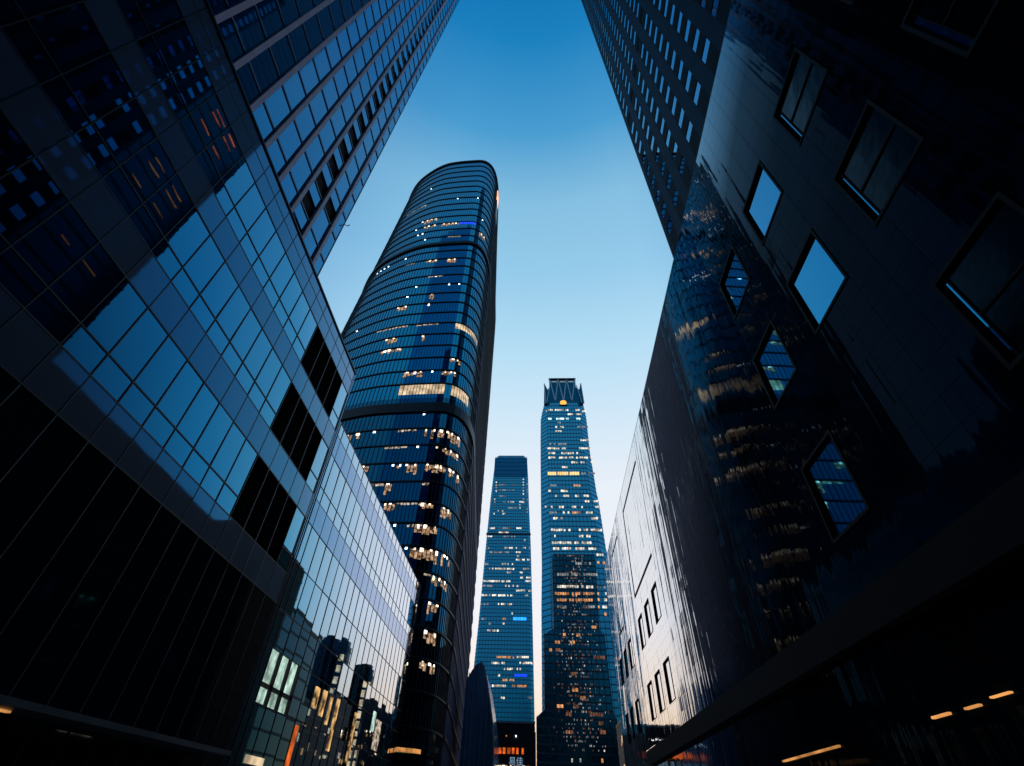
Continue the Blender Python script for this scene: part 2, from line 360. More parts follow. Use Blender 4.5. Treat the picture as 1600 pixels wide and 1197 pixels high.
# ================================================================== rounded tower, middle left
def catmull(P, n):
    out = []; N = len(P)
    for i in range(N):
        p0, p1, p2, p3 = P[i-1], P[i], P[(i+1)%N], P[(i+2)%N]
        for k in range(n):
            t = k/n
            out.append(tuple(.5*((2*b)+(-a+c)*t+(2*a-5*b+4*c-d)*t*t+(-a+3*b-3*c+d)*t**3) for a,b,c,d in zip(p0,p1,p2,p3)))
    return out
def resample(P, step):
    L = [0]
    for i in range(len(P)): L.append(L[-1]+math.dist(P[i], P[(i+1)%len(P)]))
    n = round(L[-1]/step); out = []; j = 0
    for k in range(n):
        s = k*L[-1]/n
        while L[j+1] < s: j += 1
        a, b = P[j], P[(j+1)%len(P)]; t = (s-L[j])/(L[j+1]-L[j]); out.append((a[0]+(b[0]-a[0])*t, a[1]+(b[1]-a[1])*t))
    return out
KP = [(-45,92),(-43.6,84),(-41.8,77),(-39.6,72.4),(-37.4,69.2),(-35.2,67.0),(-32.4,65.1),(-29.2,63.4),(-25.8,62.2),(-22,61.7),(-18.2,61.5),(-15.1,61.55),(-13.2,62.6),(-12.0,64.6),(-11.4,67.6),(-11.35,72),(-12.2,82),(-13.1,92),(-14.8,112),(-16.5,130),(-22,136),(-34,136),(-43,130),(-46,112)]
OUT = resample([(x*1.45,y*1.45) for x,y in catmull(KP,6)], 1.6); NO = len(OUT)
CT = 216.8; FH = 4.75
def flare(x, z):                                           # the west side leans out towards the ground
    return x if x > -32 else -32+(x+32)*(1+.28*(CT-z)/99)
def ring(z, off=0):
    P = [(flare(x,z), y) for x,y in OUT]; res = []
    for i,(x,y) in enumerate(P):
        a, b = P[i-1], P[(i+1)%NO]; tx, ty = b[0]-a[0], b[1]-a[1]; l = math.hypot(tx,ty)
        res.append((x+ty/l*off, y-tx/l*off))
    return res
S0 = min(range(NO), key=lambda i: abs(OUT[i][0]+11.4*1.45)+abs(OUT[i][1]-70.5*1.45))       # glass ends, ribbed side wall begins
S1 = min(range(NO), key=lambda i: math.dist(OUT[i], (-16.5*1.45,130*1.45)))
cx, cy = -38, 130
ct = empty('rounded_tower', (cx,cy,0), label='dark blue skyscraper with rounded corners, curved floor lines and scattered lit offices', cat='skyscraper')
rc = lambda mb: rel(mb, (cx,cy,0))
def band(mb, z0, z1, o0, o1, idx):
    a, b = ring(z0, o0), ring(z1, o1)
    for i in idx:
        j = (i+1) % NO
        mb.quad((*a[i],z0), (*a[j],z0), (*b[j],z1), (*b[i],z1))
glass_idx = [i for i in range(NO) if not (S0 <= i < S1)]
rib_idx = list(range(S0, S1))
gl = MB(); mu = MB(); gl2 = MB()
nf = int(CT/FH)
for k in range(nf):
    z1 = CT-k*FH; z0 = z1-FH; a, b = ring(z0), ring(z1)
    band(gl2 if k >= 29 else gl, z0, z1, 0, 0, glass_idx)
    a2, b2 = ring(z0, .10), ring(z1, .10)
    for i in glass_idx:                                    # mullion at each facet edge
        if a[i][1] > 160: continue
        j = (i+1)%NO; t = .06
        for q0 in (0, .5):
            p = [(a2[i][0]+(a2[j][0]-a2[i][0])*q, a2[i][1]+(a2[j][1]-a2[i][1])*q) for q in (q0-t/2, q0+t/2)]
            r = [(b2[i][0]+(b2[j][0]-b2[i][0])*q, b2[i][1]+(b2[j][1]-b2[i][1])*q) for q in (q0-t/2, q0+t/2)]
            ac = (a[i][0]+(a[j][0]-a[i][0])*q0, a[i][1]+(a[j][1]-a[i][1])*q0); bc_ = (b[i][0]+(b[j][0]-b[i][0])*q0, b[i][1]+(b[j][1]-b[i][1])*q0)
            mu.quad((*p[0],z0),(*p[1],z0),(*r[1],z1),(*r[0],z1)); mu.quad((*ac,z0),(*p[0],z0),(*r[0],z1),(*bc_,z1)); mu.quad((*p[1],z0),(*ac,z0),(*bc_,z1),(*r[1],z1))
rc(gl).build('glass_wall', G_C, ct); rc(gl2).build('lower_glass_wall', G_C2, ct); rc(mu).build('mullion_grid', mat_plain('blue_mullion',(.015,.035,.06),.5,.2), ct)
rw = MB(); band(rw, .1, CT, 0, 0, rib_idx)
a, b = ring(.1,.0), ring(CT,.0); a2, b2 = ring(.1,.35), ring(CT,.35)
for i in rib_idx:                                          # ribs standing out of the side wall
    for h in (.0, .5):
        j = (i+1)%NO; q = lambda A,B,t: (A[i][0]+(A[j][0]-A[i][0])*t, A[i][1]+(A[j][1]-A[i][1])*t)
        p0, p1, r0, r1 = q(a2,a2,h+.05), q(a2,a2,h+.2), q(b2,b2,h+.05), q(b2,b2,h+.2)
        g0, g1, k0, k1 = q(a,a,h+.05), q(a,a,h+.2), q(b,b,h+.05), q(b,b,h+.2)
        rw.quad((*p0,.1),(*p1,.1),(*r1,CT),(*r0,CT)); rw.quad((*g0,.1),(*p0,.1),(*r0,CT),(*k0,CT)); rw.quad((*p1,.1),(*g1,.1),(*k1,CT),(*r1,CT))
rc(rw).build('ribbed_side_wall', M_RIB, ct)
def ledge(z0, z1, off, mat, idx=range(NO), name='floor_edge'):
    m = MB(); zm = (z0+z1)/2
    a, b = ring(zm, off), ring(zm, -.1)
    for i in idx:
        j = (i+1)%NO
        m.quad((*a[i],z0),(*a[j],z0),(*a[j],z1),(*a[i],z1)); m.quad((*b[i],z1),(*a[i],z1),(*a[j],z1),(*b[j],z1)); m.quad((*b[j],z0),(*a[j],z0),(*a[i],z0),(*b[i],z0))
    rc(m).build(name, mat, ct)
for k in range(1, nf):
    z = CT-k*FH
    if k == 14: ledge(z-.9, z+.4, .55, M_RING)
    elif k == 30: continue
    elif k == 29: ledge(z-4.7, z-1.9, .5, M_RING, name='plant_floor_band')
    else: ledge(z-.15, z+.15, .24, M_RING, [i for i in range(NO) if not S0 <= i < S1]); ledge(z-.35, z+.2, .55, M_RING, rib_idx, 'side_floor_edge')
m = MB(); r0 = ring(CT); m.poly([(*p, CT) for p in r0]); rc(m).build('roof', M_DRK, ct)
ledge(CT-.4, CT+.5, .5, M_RING, name='parapet')
OF = {'w':L_W,'p':L_P,'d':L_D,'g':L_G,'b':L_B}
LIT = [[31,1,4,'p'],[39,1,7,'p'],[44,1,7,'p'],[26,6,7,'d'],[31,1,7,'p'],[33,3,10,'w'],[32,1,10,'p'],[33,3,11,'w'],[37,4,11,'w'],[41,4,11,'b'],[46,1,10,'p'],[31,1,11,'p'],[33,1,12,'p'],[46,2,12,'w'],[32,1,12,'p'],[34,1,13,'p'],[39,3,13,'d'],[31,1,15,'p'],[32,2,16,'d'],[36,2,16,'w'],[40,2,16,'w'],[24,4,15,'p'],[38,1,18,'p'],[37,3,18,'d'],[41,1,19,'p'],[43,1,19,'p'],[35,1,19,'p'],[34,1,20,'p'],[38,1,20,'w'],[33,2,21,'w'],[38,1,21,'w'],[37,4,23,'d'],[44,6,23,'g'],[31,5,23,'d'],[26,1,22,'p'],[33,2,24,'w'],[38,1,24,'w'],[33,3,25,'w'],[44,2,26,'w'],[37,3,27,'w'],[43,3,27,'w'],[37,1,27,'p'],[41,1,27,'p'],[37,7,28,'g'],[45,4,28,'g'],[41,1,30,'p'],[30,4,31,'w'],[42,6,31,'w'],[32,2,32,'w'],[37,3,32,'d'],[44,4,32,'w'],[39,1,33,'w'],[43,6,33,'w'],[43,1,34,'d'],[38,1,34,'w'],[40,1,35,'d'],[43,2,35,'w'],[46,2,35,'w'],[40,1,36,'p'],[42,2,36,'d'],[42,1,37,'p'],[43,3,36,'w'],[43,6,37,'w'],[45,1,38,'d'],[46,3,38,'w'],[46,2,39,'w'],[46,2,40,'w'],[46,3,41,'w'],[34,2,33,'w'],[36,2,34,'d'],[38,3,31,'d'],[38,2,35,'w'],[40,2,33,'w'],[41,1,32,'p'],[35,1,31,'p'],[41,3,35,'d'],[43,1,40,'p'],[38,1,33,'p']]
for i0, n, k, t in LIT:
    zt = CT-k*FH-.35; m = MB(); dim = MB()
    L_ = lambda Q,i,f: (Q[i][0]+(Q[(i+1)%NO][0]-Q[i][0])*f, Q[i][1]+(Q[(i+1)%NO][1]-Q[i][1])*f)
    def pane_q(mb, i, f0, f1, za, zb, off=.05):
        A = ring(za,off); B = ring(zb,off); mb.quad((*L_(A,i,f0),za),(*L_(A,i,f1),za),(*L_(B,i,f1),zb),(*L_(B,i,f0),zb))
    hh = {'b':1.2,'d':.6,'g':3.2 if k==28 else 2.2,'w':random.choice((1.7,2.2,2.8)),'p':.42}[t]
    for i in range(i0, i0+n):
        if t == 'w':                                       # warm room, brighter lamps under its ceiling
            for h in (0,.5):
                if random.random() < .8: pane_q(dim, i, h+.05, h+.45, zt-hh*random.uniform(.6,1), zt-.3)
            f = random.uniform(.05,.5); pane_q(m, i, f, f+random.uniform(.2,.45), zt-random.uniform(.35,.9), zt-.05, .07)
        elif t == 'p': pane_q(m, i, .35, .6, zt-hh, zt)
        elif t == 'g':
            for h in (0,.5): pane_q(m, i, h+.04, h+.46, zt-hh, zt)
        else: pane_q(m, i, .06, .94, zt-hh*random.uniform(.6,1), zt)
    o = rc(m).build('lit_window', OF[t], ct)
    if dim.v: rc(dim).build('lit_room', L_WD, o)
# glowing orange panel and pale panel for the strip of light near the roof
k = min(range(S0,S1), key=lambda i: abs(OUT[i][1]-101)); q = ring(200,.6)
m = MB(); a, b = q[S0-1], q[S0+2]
m.prism([a, b, (b[0]-.4,b[1]), (a[0]-.4,a[1])], 205, 213); rc(m).build('glowing_strip', mat_light('strip_glow', (1,.42,.16), 2.6, scale=.3, lo=.5), ct)
m = MB(); m.prism([a, b, (b[0]-.4,b[1]), (a[0]-.4,a[1])], 190, 204.5); rc(m).build('pale_side_panel', M_PALE, ct)
# lamp strip at its foot
m = MB(); q = ring(9,1.2); r_ = ring(9,0)
for i in range(41, 47): m.quad((*q[i],9.2),(*q[i+1],9.2),(*q[i+1],9.75),(*q[i],9.75))
rc(m).build('lamp_strip', L_S, ct)
m = MB()
for i in range(38, 50): m.quad((*q[i],9.76),(*q[i+1],9.76),(*q[i+1],10.4),(*q[i],10.4)); m.quad((*q[i],10.4),(*q[i+1],10.4),(*r_[i+1],10.4),(*r_[i],10.4)); m.quad((*r_[i],9.1),(*r_[i+1],9.1),(*q[i+1],9.1),(*q[i],9.1))
rc(m).build('entrance_canopy', M_RING, ct)

# ================================================================== polished stone building, right
RZ = -R(.75); XR = 11.5; s = XR/12
rg = empty('stone_building', (0,0,0), RZ, label='low polished dark stone building with square windows, mirroring the towers', cat='building')
hz = lambda z: (z-1.6)*s+1.6
RT = 37.05; RY1 = 88.3; RY0 = -36.
M_DREF = mat_glass('dark_reflection_glass', (.001,.008,.012), 1.5, .12, metal=1, wav=.01, ws=1.2)  # dark reflection put into a pane colour
WC = [(11.16+4.888*k, 13.80+4.888*k) for k in range(-9, 15)]; WR = [(3.4,6.35),(10.2,13.42),(17.0,20.22),(23.8,27.0)]
wall = MB()
def holes_ok(c, r):
    k = round((WC[c][0]-11.16)/4.888)
    return r != 0 and not (2 <= k <= 7) and k != 11 and not (r == 1 and k == 0) and not (r == 3 and k > 2)
ysplit = sorted({RY0, RY1} | {v for a in WC for v in a if RY0 < v < RY1})
zsplit = sorted({0.1, RT} | {v for a in WR for v in a})
H = {(round(WC[c][0],3), round(WR[r][0],3)) for c in range(len(WC)) for r in range(4) if holes_ok(c,r) and WC[c][1] < RY1}
for a, b in zip(ysplit, ysplit[1:]):
    for c, d in zip(zsplit, zsplit[1:]):
        if (round(a,3), round(c,3)) in H: continue
        wall.quad((XR,b,c),(XR,a,c),(XR,a,d),(XR,b,d))
wall.build('stone_wall', M_POL, rg)
for (a, c) in sorted(H):
    b = a+2.64; d = [w[1] for w in WR if abs(w[0]-c) < .01][0]
    m = MB(); t = .12 if a < 40 else .05
    for bx in ((a-t,b+t,c-t,c),(a-t,b+t,d,d+t),(a-t,a,c,d),(b,b+t,c,d)): m.box(XR-.04, XR+.3, bx[0], bx[1], bx[2], bx[3])
    w = m.build('window', M_FRM, rg)
    if a < 8 or (a < 12 and c < 12):                                              # dark sheets stand in for the dark reflection, bare glass strip at far edge
        q = MB(); q.box(XR+.10, XR+.14, a, b-.24, c, d); q.build('dark_reflection', M_DREF, w)
        q = MB(); q.box(XR+.05, XR+.10, a, b-.22, c+1.55, c+1.62); q.box(XR+.05, XR+.10, b-.27, b-.22, c, d); q.build('pane_bar', M_FRM, w)
    m = MB(); tu, tv = random.gauss(0,.002), random.gauss(0,.002)
    m.quad((XR+.12+tu,b,c),(XR+.12-tu,a,c),(XR+.12-tu+tv,a,d),(XR+.12+tu+tv,b,d)); m.build('pane', G_R if a < 40 else G_B, w)
def groove(P, w=.34):
    m = MB()
    for (y0,z0),(y1,z1) in zip(P, P[1:]):
        m.box(XR-.03, XR+.01, min(y0,y1)-w/2, max(y0,y1)+w/2, min(z0,z1)-w/2, max(z0,z1)+w/2)
    return m
groove([(50.0,34.35),(62.5,34.35)]).build('sign_groove', M_FRM, rg)
groove([(62.6,34.2),(62.6,23.0)]).build('sign_groove', M_FRM, rg)
groove([(62.4,22.9),(50.1,22.9)]).build('sign_groove', M_FRM, rg)
groove([(70.4,34.4),(77.9,34.4)]).build('sign_groove', M_FRM, rg)
groove([(78.0,34.2),(78.0,23.0)]).build('sign_groove', M_FRM, rg)
groove([(77.8,22.9),(74.5,22.9)]).build('sign_groove', M_FRM, rg)
m = MB(); m.box(XR+.35, 40, RY0, RY1-.3, 0, RT-.1); m.box(XR+.002, 40, RY0, RY1, RT-.09, RT+.12); m.box(XR+.01, XR+.35, RY1-.3, RY1, 0, RT-.1); m.box(XR+.01,XR+.35,RY0,RY0+.3,0,RT-.1)
m.build('building_body', M_DRK, rg)
cano = MB(); cano.box(XR-.45, XR-.01, -30, 66, 6.7, 7.92); cano.build('canopy', mat_plain('canopy_fascia',(.002,.006,.013),.8,0), rg)
for y0, y1, z0, z1, mt in ((23.9,29.9,4.19,4.26,L_S),(16.9,17.7,4.24,4.30,L_S),(15.6,16.2,4.24,4.29,L_S),(14.4,15.1,4.32,4.36,L_S),(62.5,68.0,8.0,8.16,L_FW)):
    m = MB(); m.box(XR-.12, XR-.02, y0, y1, z0, z1); m.build('lamp_strip', mt, rg)

# hotel tower above it
ht = empty('hotel_tower', (0,0,0), RZ, label='dark stone high-rise with rows of small blue windows standing over the polished building', cat='high-rise')
HY1 = 23.15; HT_ = 158
cols = [(9.0*s+2.555*k, 10.37*s+2.555*k) for k in range(-16, 6)]; cols = [c for c in cols if 5 < c[0] and c[1] < HY1-.3]
rows = [(hz(38.38)+2.812*k, hz(38.38)+1.12+2.812*k) for k in range(0, 42)]
rows = [r for r in rows if r[0] > RT+.15]
ys_ = sorted({-33., HY1} | {v for a in cols for v in a if v > -33}); zs_ = sorted({RT+.13, HT_} | {v for a in rows for v in a})
hs = {(round(c[0],3), round(r[0],3)) for c in cols for r in rows if c[0] > -33}
M_STRIP = mat_plain('strip_stone', (.002,.010,.024), .7, 0, 1.3)
M_HT = mat_plain('tower_stone', (.004,.045,.115), .65, 0, 1.3, .2, .4)
wall = MB()
for a, b in zip(ys_, ys_[1:]):
    for c, d in zip(zs_, zs_[1:]):
        if (round(a,3), round(c,3)) in hs: continue
        wall.quad((XR+.003,b,c),(XR+.003,a,c),(XR+.003,a,d),(XR+.003,b,d))
wall.build('stone_wall', M_HT, ht)
BLK = hz(38.38)+2.812*10
for a, b_ in cols:                                         # dark recessed strip that ties the windows of one column together
    m = MB(); zz = [RT+.2]+[v for r in rows for v in (r[0]-.02, r[1]+.02)]+[HT_]
    for z0, z1 in list(zip(zz, zz[1:]))[::2]: m.quad((XR-.002,b_,z0),(XR-.002,a,z0),(XR-.002,a,z1),(XR-.002,b_,z1))
    m.build('dark_strip', M_STRIP, ht)
far_w = MB(); far_p = MB(); cnt = 0
def win_geo(mf, mp, a, b, c, d):
    for q in (((a,c),(b,c)),((b,c),(b,d)),((b,d),(a,d)),((a,d),(a,c))):
        (y0,z0),(y1,z1) = q; mf.quad((XR+.003,y0,z0),(XR+.003,y1,z1),(XR+.05,y1,z1),(XR+.05,y0,z0))
    tu, tv = random.gauss(0,.003), random.gauss(0,.003)
    mp.quad((XR+.035+tu,b,c),(XR+.035-tu,a,c),(XR+.035-tu+tv,a,d),(XR+.035+tu+tv,b,d))
order = sorted(hs, key=lambda h: (h[1] > 75, -h[0] if h[0] > 4 else 99, h[1]))
for (a, c) in order:
    b = a+1.313; d = c+1.12
    if cnt < 96 and a > 4 and c < 75:
        m1 = MB(); m2 = MB(); win_geo(m1, m2, a, b, c, d); w = m1.build('window', M_FRM, ht); m2.build('pane', M_BLK if abs(c-BLK) < .3 else G_R, w); cnt += 1
    else: win_geo(far_w, far_p, a, b, c, d)
w = far_w.build('upper_windows', M_FRM, ht); w['kind'] = 'stuff'; far_p.build('panes', G_R, w)
m = MB(); m.box(XR+.3, 36, -33, HY1, RT+.13, HT_); m.box(XR+.01, XR+.3, HY1-.25, HY1, RT+.13, HT_); m.build('building_body', M_HT, ht)
m = MB(); m.box(XR-.02, XR+.5, HY1+.005, HY1+.2, RT+.13, HT_); m.build('corner_trim', mat_plain('brown_trim',(.10,.06,.06),.5), ht)

# ================================================================== far towers
def far_tower(name, prof, yc, depth, fh, mats, cham, **kw):
    """prof: (z, x0, x1) from the top down; front face at y = yc; cham: corner chamfer"""
    x_m = (prof[-1][1]+prof[-1][2])/2
    e = empty(name, (x_m, yc+depth/2, 0), **kw); rr = lambda mb: rel(mb, (x_m, yc+depth/2, 0))
    def at(z):
        for (z1,a1,b1),(z0,a0,b0) in zip(prof, prof[1:]):
            if z0 <= z <= z1:
                t = (z-z0)/(z1-z0) if z1 > z0 else 0; return a0+(a1-a0)*t, b0+(b1-b0)*t
        return prof[-1][1:] if z < prof[-1][0] else prof[0][1:]
    def outl(z, o=0):
        a, b = at(z); a -= o; b += o; c = cham; y0 = yc-o; y1 = yc+depth+o
        return [(a,y0+c),(a+c,y0),(b-c,y0),(b,y0+c),(b,y1-c),(b-c,y1),(a+c,y1),(a,y1-c)]
    gl = MB(); sp = MB(); z = prof[0][0]
    while z > .2:
        z0 = max(.1, z-fh); P, Q = outl(z0), outl(z-.01)
        gl.v += [(x,y,z0) for x,y in P] + [(x,y,z) for x,y in Q]; n = len(gl.v)-16
        for i in range(8): gl.f.append((n+i, n+(i+1)%8, n+8+(i+1)%8, n+8+i))
        sp.prism(outl(z-fh*.10, .12), max(.1,z-fh*.20), z, True)
        z = z0
    rr(gl).build('glass_wall', mats[0], e); rr(sp).build('floor_bands', mats[1], e)
    vm = MB()
    zt, zb = prof[0][0], 2
    a0, b0 = at(zt); a1, b1 = at(zb); n = max(6, int((b1-a1-2*cham)/4.2))
    for k in range(n+1):
        t = k/n; segs = [z for z,_,_ in prof]
        for (zA,aA,bA),(zB,aB,bB) in zip(prof, prof[1:]):
            if zA-zB < 1: continue
            xa = aA+cham+(bA-aA-2*cham)*t; xb = aB+cham+(bB-aB-2*cham)*t
            vm.quad((xb-.18,yc-.35,zB),(xb+.18,yc-.35,zB),(xa+.18,yc-.35,zA),(xa-.18,yc-.35,zA))
    rr(vm).build('vertical_ribs', mats[2], e)
    return e, rr, at
def far_lights(rr, e, tab, y, pane=2.0, h=2.2, snap=4.4):
    tab = sorted(tab, key=lambda r: -(r[1]-r[0])); rest = {}
    for i, (x0, x1, z, t) in enumerate(tab):
        m = MB(); n = max(1, round((x1-x0)/pane)); w = (x1-x0)/n
        hh = h*(1.7 if t in 'gc' else 1)
        for k in range(n):
            if t in 'wdo' and n > 3 and random.random() < .22: continue
            dz = random.uniform(-.2,.2); m.box(x0+k*w+w*.1, x0+(k+1)*w-w*.1, y-.5, y-.42, z-hh/2+dz, z+hh/2+dz*.3)
        if not m.v: continue
        if i < 96: rr(m).build('lit_window', FAR[t], e)
        else:
            r = rest.setdefault(t, MB()); n0 = len(r.v); r.v += m.v; r.f += [tuple(n0+q for q in f) for f in m.f]
    for t, m in rest.items(): o = rr(m).build('small_lit_windows', FAR[t], e); o['kind'] = 'stuff'
FARL=[[-57.3,-43.6,423.3,'w'],[-37.7,-30.9,423.4,'d'],[-24.9,-19.8,423.4,'w'],[-57.8,-45.9,415.4,'w'],[-35.7,-29.0,415.4,'d'],[-59.1,-51.6,409.1,'w'],[-32.2,-29.7,409.2,'w'],[-18.8,-16.8,409.2,'w'],[-60.6,-58.6,391.8,'w'],[-60.4,-58.4,386.7,'w'],[-60.1,-58.2,381.7,'w'],[-59.9,-57.9,376.7,'w'],[-18.8,-16.8,397.4,'w'],[-18.8,-16.8,392.3,'w'],[-18.7,-16.7,387.3,'w'],[-18.6,-16.7,382.0,'w'],[-18.6,-16.6,377.1,'w'],[-18.5,-16.6,371.9,'w'],[-12.6,-11.1,388.6,'d'],[-12.6,-11.1,383.9,'d'],[-12.6,-11.1,379.3,'d'],[-12.5,-11.1,374.7,'d'],[-12.5,-11.1,370.2,'d'],[-12.4,-11.0,362.1,'d'],[-12.4,-10.9,347.1,'d'],[-12.3,-10.9,341.9,'d'],[-56.5,-44.9,387.5,'d'],[-35.0,-23.5,387.6,'d'],[-54.4,-29.9,378.2,'d'],[-55.6,-44.2,368.1,'d'],[-61.5,-59.0,358.2,'w'],[-47.9,-43.9,358.3,'d'],[-40.6,-29.4,358.4,'w'],[-23.8,-15.8,358.5,'w'],[-18.2,-16.3,362.9,'w'],[-61.8,-59.4,362.7,'w'],[-23.7,-21.3,353.1,'w'],[-61.3,-59.3,352.9,'d'],[-40.3,-26.0,348.7,'d'],[-23.2,-21.3,348.8,'w'],[-55.2,-53.6,343.4,'w'],[-48.9,-46.5,343.4,'w'],[-61.3,-59.3,339.0,'w'],[-47.9,-44.0,339.1,'w'],[-67.8,-57.8,316.4,'w'],[-52.4,-34.6,316.5,'d'],[-26.9,-17.7,316.7,'w'],[-54.4,-33.7,310.0,'w'],[-67.8,-61.0,303.7,'w'],[-49.5,-28.2,303.9,'d'],[-15.7,-13.7,299.1,'w'],[-69.8,-62.3,286.8,'d'],[-42.8,-23.4,287.2,'w'],[-17.4,-6.9,287.4,'w'],[-63.5,-36.6,280.8,'d'],[-26.9,-20.3,281.1,'w'],[-25.4,-22.4,275.8,'w'],[-26.7,-14.2,270.6,'w'],[-11.3,-7.6,270.7,'w'],[-69.1,-64.0,264.1,'d'],[-47.8,-30.3,264.4,'w'],[-65.0,-28.6,257.8,'w'],[-18.5,-6.9,258.2,'w'],[-38.6,-32.9,252.8,'w'],[-21.3,-17.0,253.0,'w'],[-20.5,-6.3,246.3,'w'],[-70.7,-31.4,241.2,'w'],[-15.7,-6.3,241.7,'w'],[-70.3,-56.2,234.9,'d'],[-40.6,-38.2,235.2,'w'],[-35.9,-34.0,235.2,'w'],[-30.4,-28.4,235.3,'w'],[-25.0,-22.6,235.4,'w'],[-25.6,-5.5,229.4,'w'],[-71.0,-29.3,223.0,'w'],[-14.0,-9.4,223.5,'d'],[-71.7,-61.0,211.7,'d'],[-48.9,-28.3,212.1,'w'],[-31.0,-28.8,200.8,'w'],[-69.0,-63.0,193.9,'d'],[-42.0,-37.6,194.3,'o'],[-28.6,-11.5,194.6,'c'],[-59.6,-56.7,188.4,'w'],[-41.8,-38.9,188.7,'w'],[-60.6,-50.3,180.3,'w'],[-48.8,-45.9,180.4,'w'],[-51.7,-26.1,151.1,'o'],[-23.3,-6.3,151.5,'w'],[-55.6,-37.2,144.7,'w'],[-21.7,-4.2,145.3,'w'],[-38.4,-27.2,138.7,'w'],[-23.0,-16.0,139.0,'w'],[-45.1,-42.3,131.8,'w'],[-25.6,-10.4,132.3,'b'],[-41.4,-25.5,127.2,'o'],[-51.5,-35.0,121.1,'w'],[-28.1,-9.0,121.5,'o'],[-40.7,-35.9,109.5,'w'],[-10.3,-4.9,110.2,'d']]
FARR=[[16.2,22.4,371.6,'w'],[24.4,35.2,371.6,'w'],[36.8,40.9,371.5,'w'],[49.0,54.7,371.5,'w'],[57.1,61.7,369.4,'w'],[13.6,14.9,369.6,'w'],[39.5,45.6,364.9,'w'],[49.7,56.3,364.9,'w'],[15.9,20.4,358.1,'t'],[25.5,35.1,358.1,'t'],[37.1,40.7,358.1,'t'],[49.2,54.3,358.0,'t'],[24.4,33.4,352.2,'d'],[24.2,34.5,345.8,'w'],[47.5,62.5,345.7,'d'],[24.0,31.5,339.8,'w'],[49.6,63.6,326.9,'w'],[14.1,36.0,321.5,'d'],[13.9,35.1,315.6,'w'],[49.5,63.3,315.6,'w'],[15.1,23.0,309.2,'w'],[29.5,48.5,309.2,'w'],[14.9,22.8,303.3,'w'],[26.7,35.8,303.3,'w'],[37.7,48.1,303.3,'w'],[49.4,63.6,303.3,'w'],[40.0,47.0,297.1,'w'],[50.2,54.7,297.2,'w'],[61.1,64.4,297.2,'w'],[29.4,35.8,290.8,'w'],[13.8,23.3,282.8,'g'],[24.4,36.2,282.9,'g'],[37.3,48.0,282.9,'g'],[49.9,65.0,283.0,'d'],[13.5,22.8,268.1,'d'],[40.8,48.2,268.2,'o'],[13.9,17.0,261.8,'w'],[26.9,34.3,261.8,'w'],[21.1,23.0,255.8,'w'],[29.1,35.8,255.9,'w'],[39.5,48.0,256.0,'w'],[50.4,55.9,256.0,'w'],[51.2,56.0,249.6,'w'],[60.2,65.0,249.7,'w'],[9.9,11.7,243.0,'w'],[15.9,18.3,243.0,'w'],[24.3,29.7,243.1,'w'],[36.9,42.3,243.2,'w'],[47.1,48.9,243.2,'w'],[61.4,65.0,243.3,'w'],[14.5,22.3,236.8,'d'],[25.9,34.8,236.9,'w'],[37.2,48.5,237.0,'o'],[51.4,58.5,237.1,'w'],[15.6,28.0,230.7,'w'],[50.9,63.3,230.9,'w'],[12.9,34.9,218.1,'w'],[38.4,66.1,218.4,'w'],[18.5,20.2,211.7,'w'],[42.6,54.1,212.0,'w'],[16.0,35.4,205.0,'w'],[37.6,56.9,205.2,'w'],[17.0,23.2,199.1,'w'],[25.4,34.5,199.2,'w'],[38.4,47.4,199.3,'w'],[50.8,58.6,199.4,'w'],[58.1,64.8,193.5,'w'],[55.4,65.4,185.9,'o'],[54.4,64.1,163.2,'d'],[52.9,57.2,157.5,'o'],[62.5,64.0,157.6,'w'],[53.4,57.2,152.4,'o'],[61.0,63.9,152.5,'w'],[52.9,56.6,146.0,'o'],[59.0,63.2,146.1,'w'],[59.8,62.1,140.3,'o']]
DARK=[[11.4,44.9,155.6,'w'],[13.6,38.1,150.7,'d'],[27.5,40.7,144.0,'d'],[15.5,44.7,136.1,'d'],[15.2,40.8,127.4,'w'],[13.5,27.0,122.5,'o'],[27.7,40.4,122.7,'o'],[14.8,26.7,118.2,'o'],[27.5,41.5,118.4,'o'],[14.7,21.3,113.6,'d'],[32.3,42.6,113.9,'d'],[37.1,40.7,100.9,'o'],[17.9,20.1,96.0,'o'],[26.8,29.6,96.1,'o'],[12.4,16.0,91.4,'o'],[22.3,25.8,91.5,'o'],[8.5,10.6,86.8,'o'],[12.7,16.1,86.9,'r'],[37.0,44.5,83.0,'r'],[21.8,25.8,73.4,'r'],[22.1,26.1,64.8,'o'],[26.9,30.4,60.6,'o'],[12.4,16.6,56.0,'o'],[22.4,25.9,56.2,'r'],[17.6,21.4,52.0,'r'],[32.1,40.4,52.3,'r'],[37.0,40.0,48.0,'r'],[17.2,21.7,43.2,'r'],[37.3,41.0,43.7,'r'],[19.8,20.9,30.0,'w'],[24.5,25.6,30.1,'w'],[36.8,38.2,30.4,'o']]
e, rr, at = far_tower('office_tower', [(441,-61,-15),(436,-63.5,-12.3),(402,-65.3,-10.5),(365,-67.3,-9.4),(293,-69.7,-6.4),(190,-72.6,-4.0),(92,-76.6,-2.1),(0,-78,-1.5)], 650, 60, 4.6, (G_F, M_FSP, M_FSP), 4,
    label='pale blue tapered office tower with a dark crown and two bright blue signs, the farthest', cat='skyscraper')
far_lights(rr, e, FARL, 650)
m = MB(); m.box(-63.9,-11.9,649.3,650,402,436.5); rr(m).build('dark_crown', mat_glass('crown_glass',(.01,.16,.32),1.5,.2,metal=1), e)
m = MB()
for k in range(22): m.box(-62.5+k*2.36,-62.0+k*2.36,648.8,649.3,402,441-(2 if k in (0,1,20,21) else 0))
for k in range(5): m.box(-62.5,-13,648.9,649.25,406+k*7.2,406.8+k*7.2)
rr(m).build('crown_ribs', M_FSP, e)
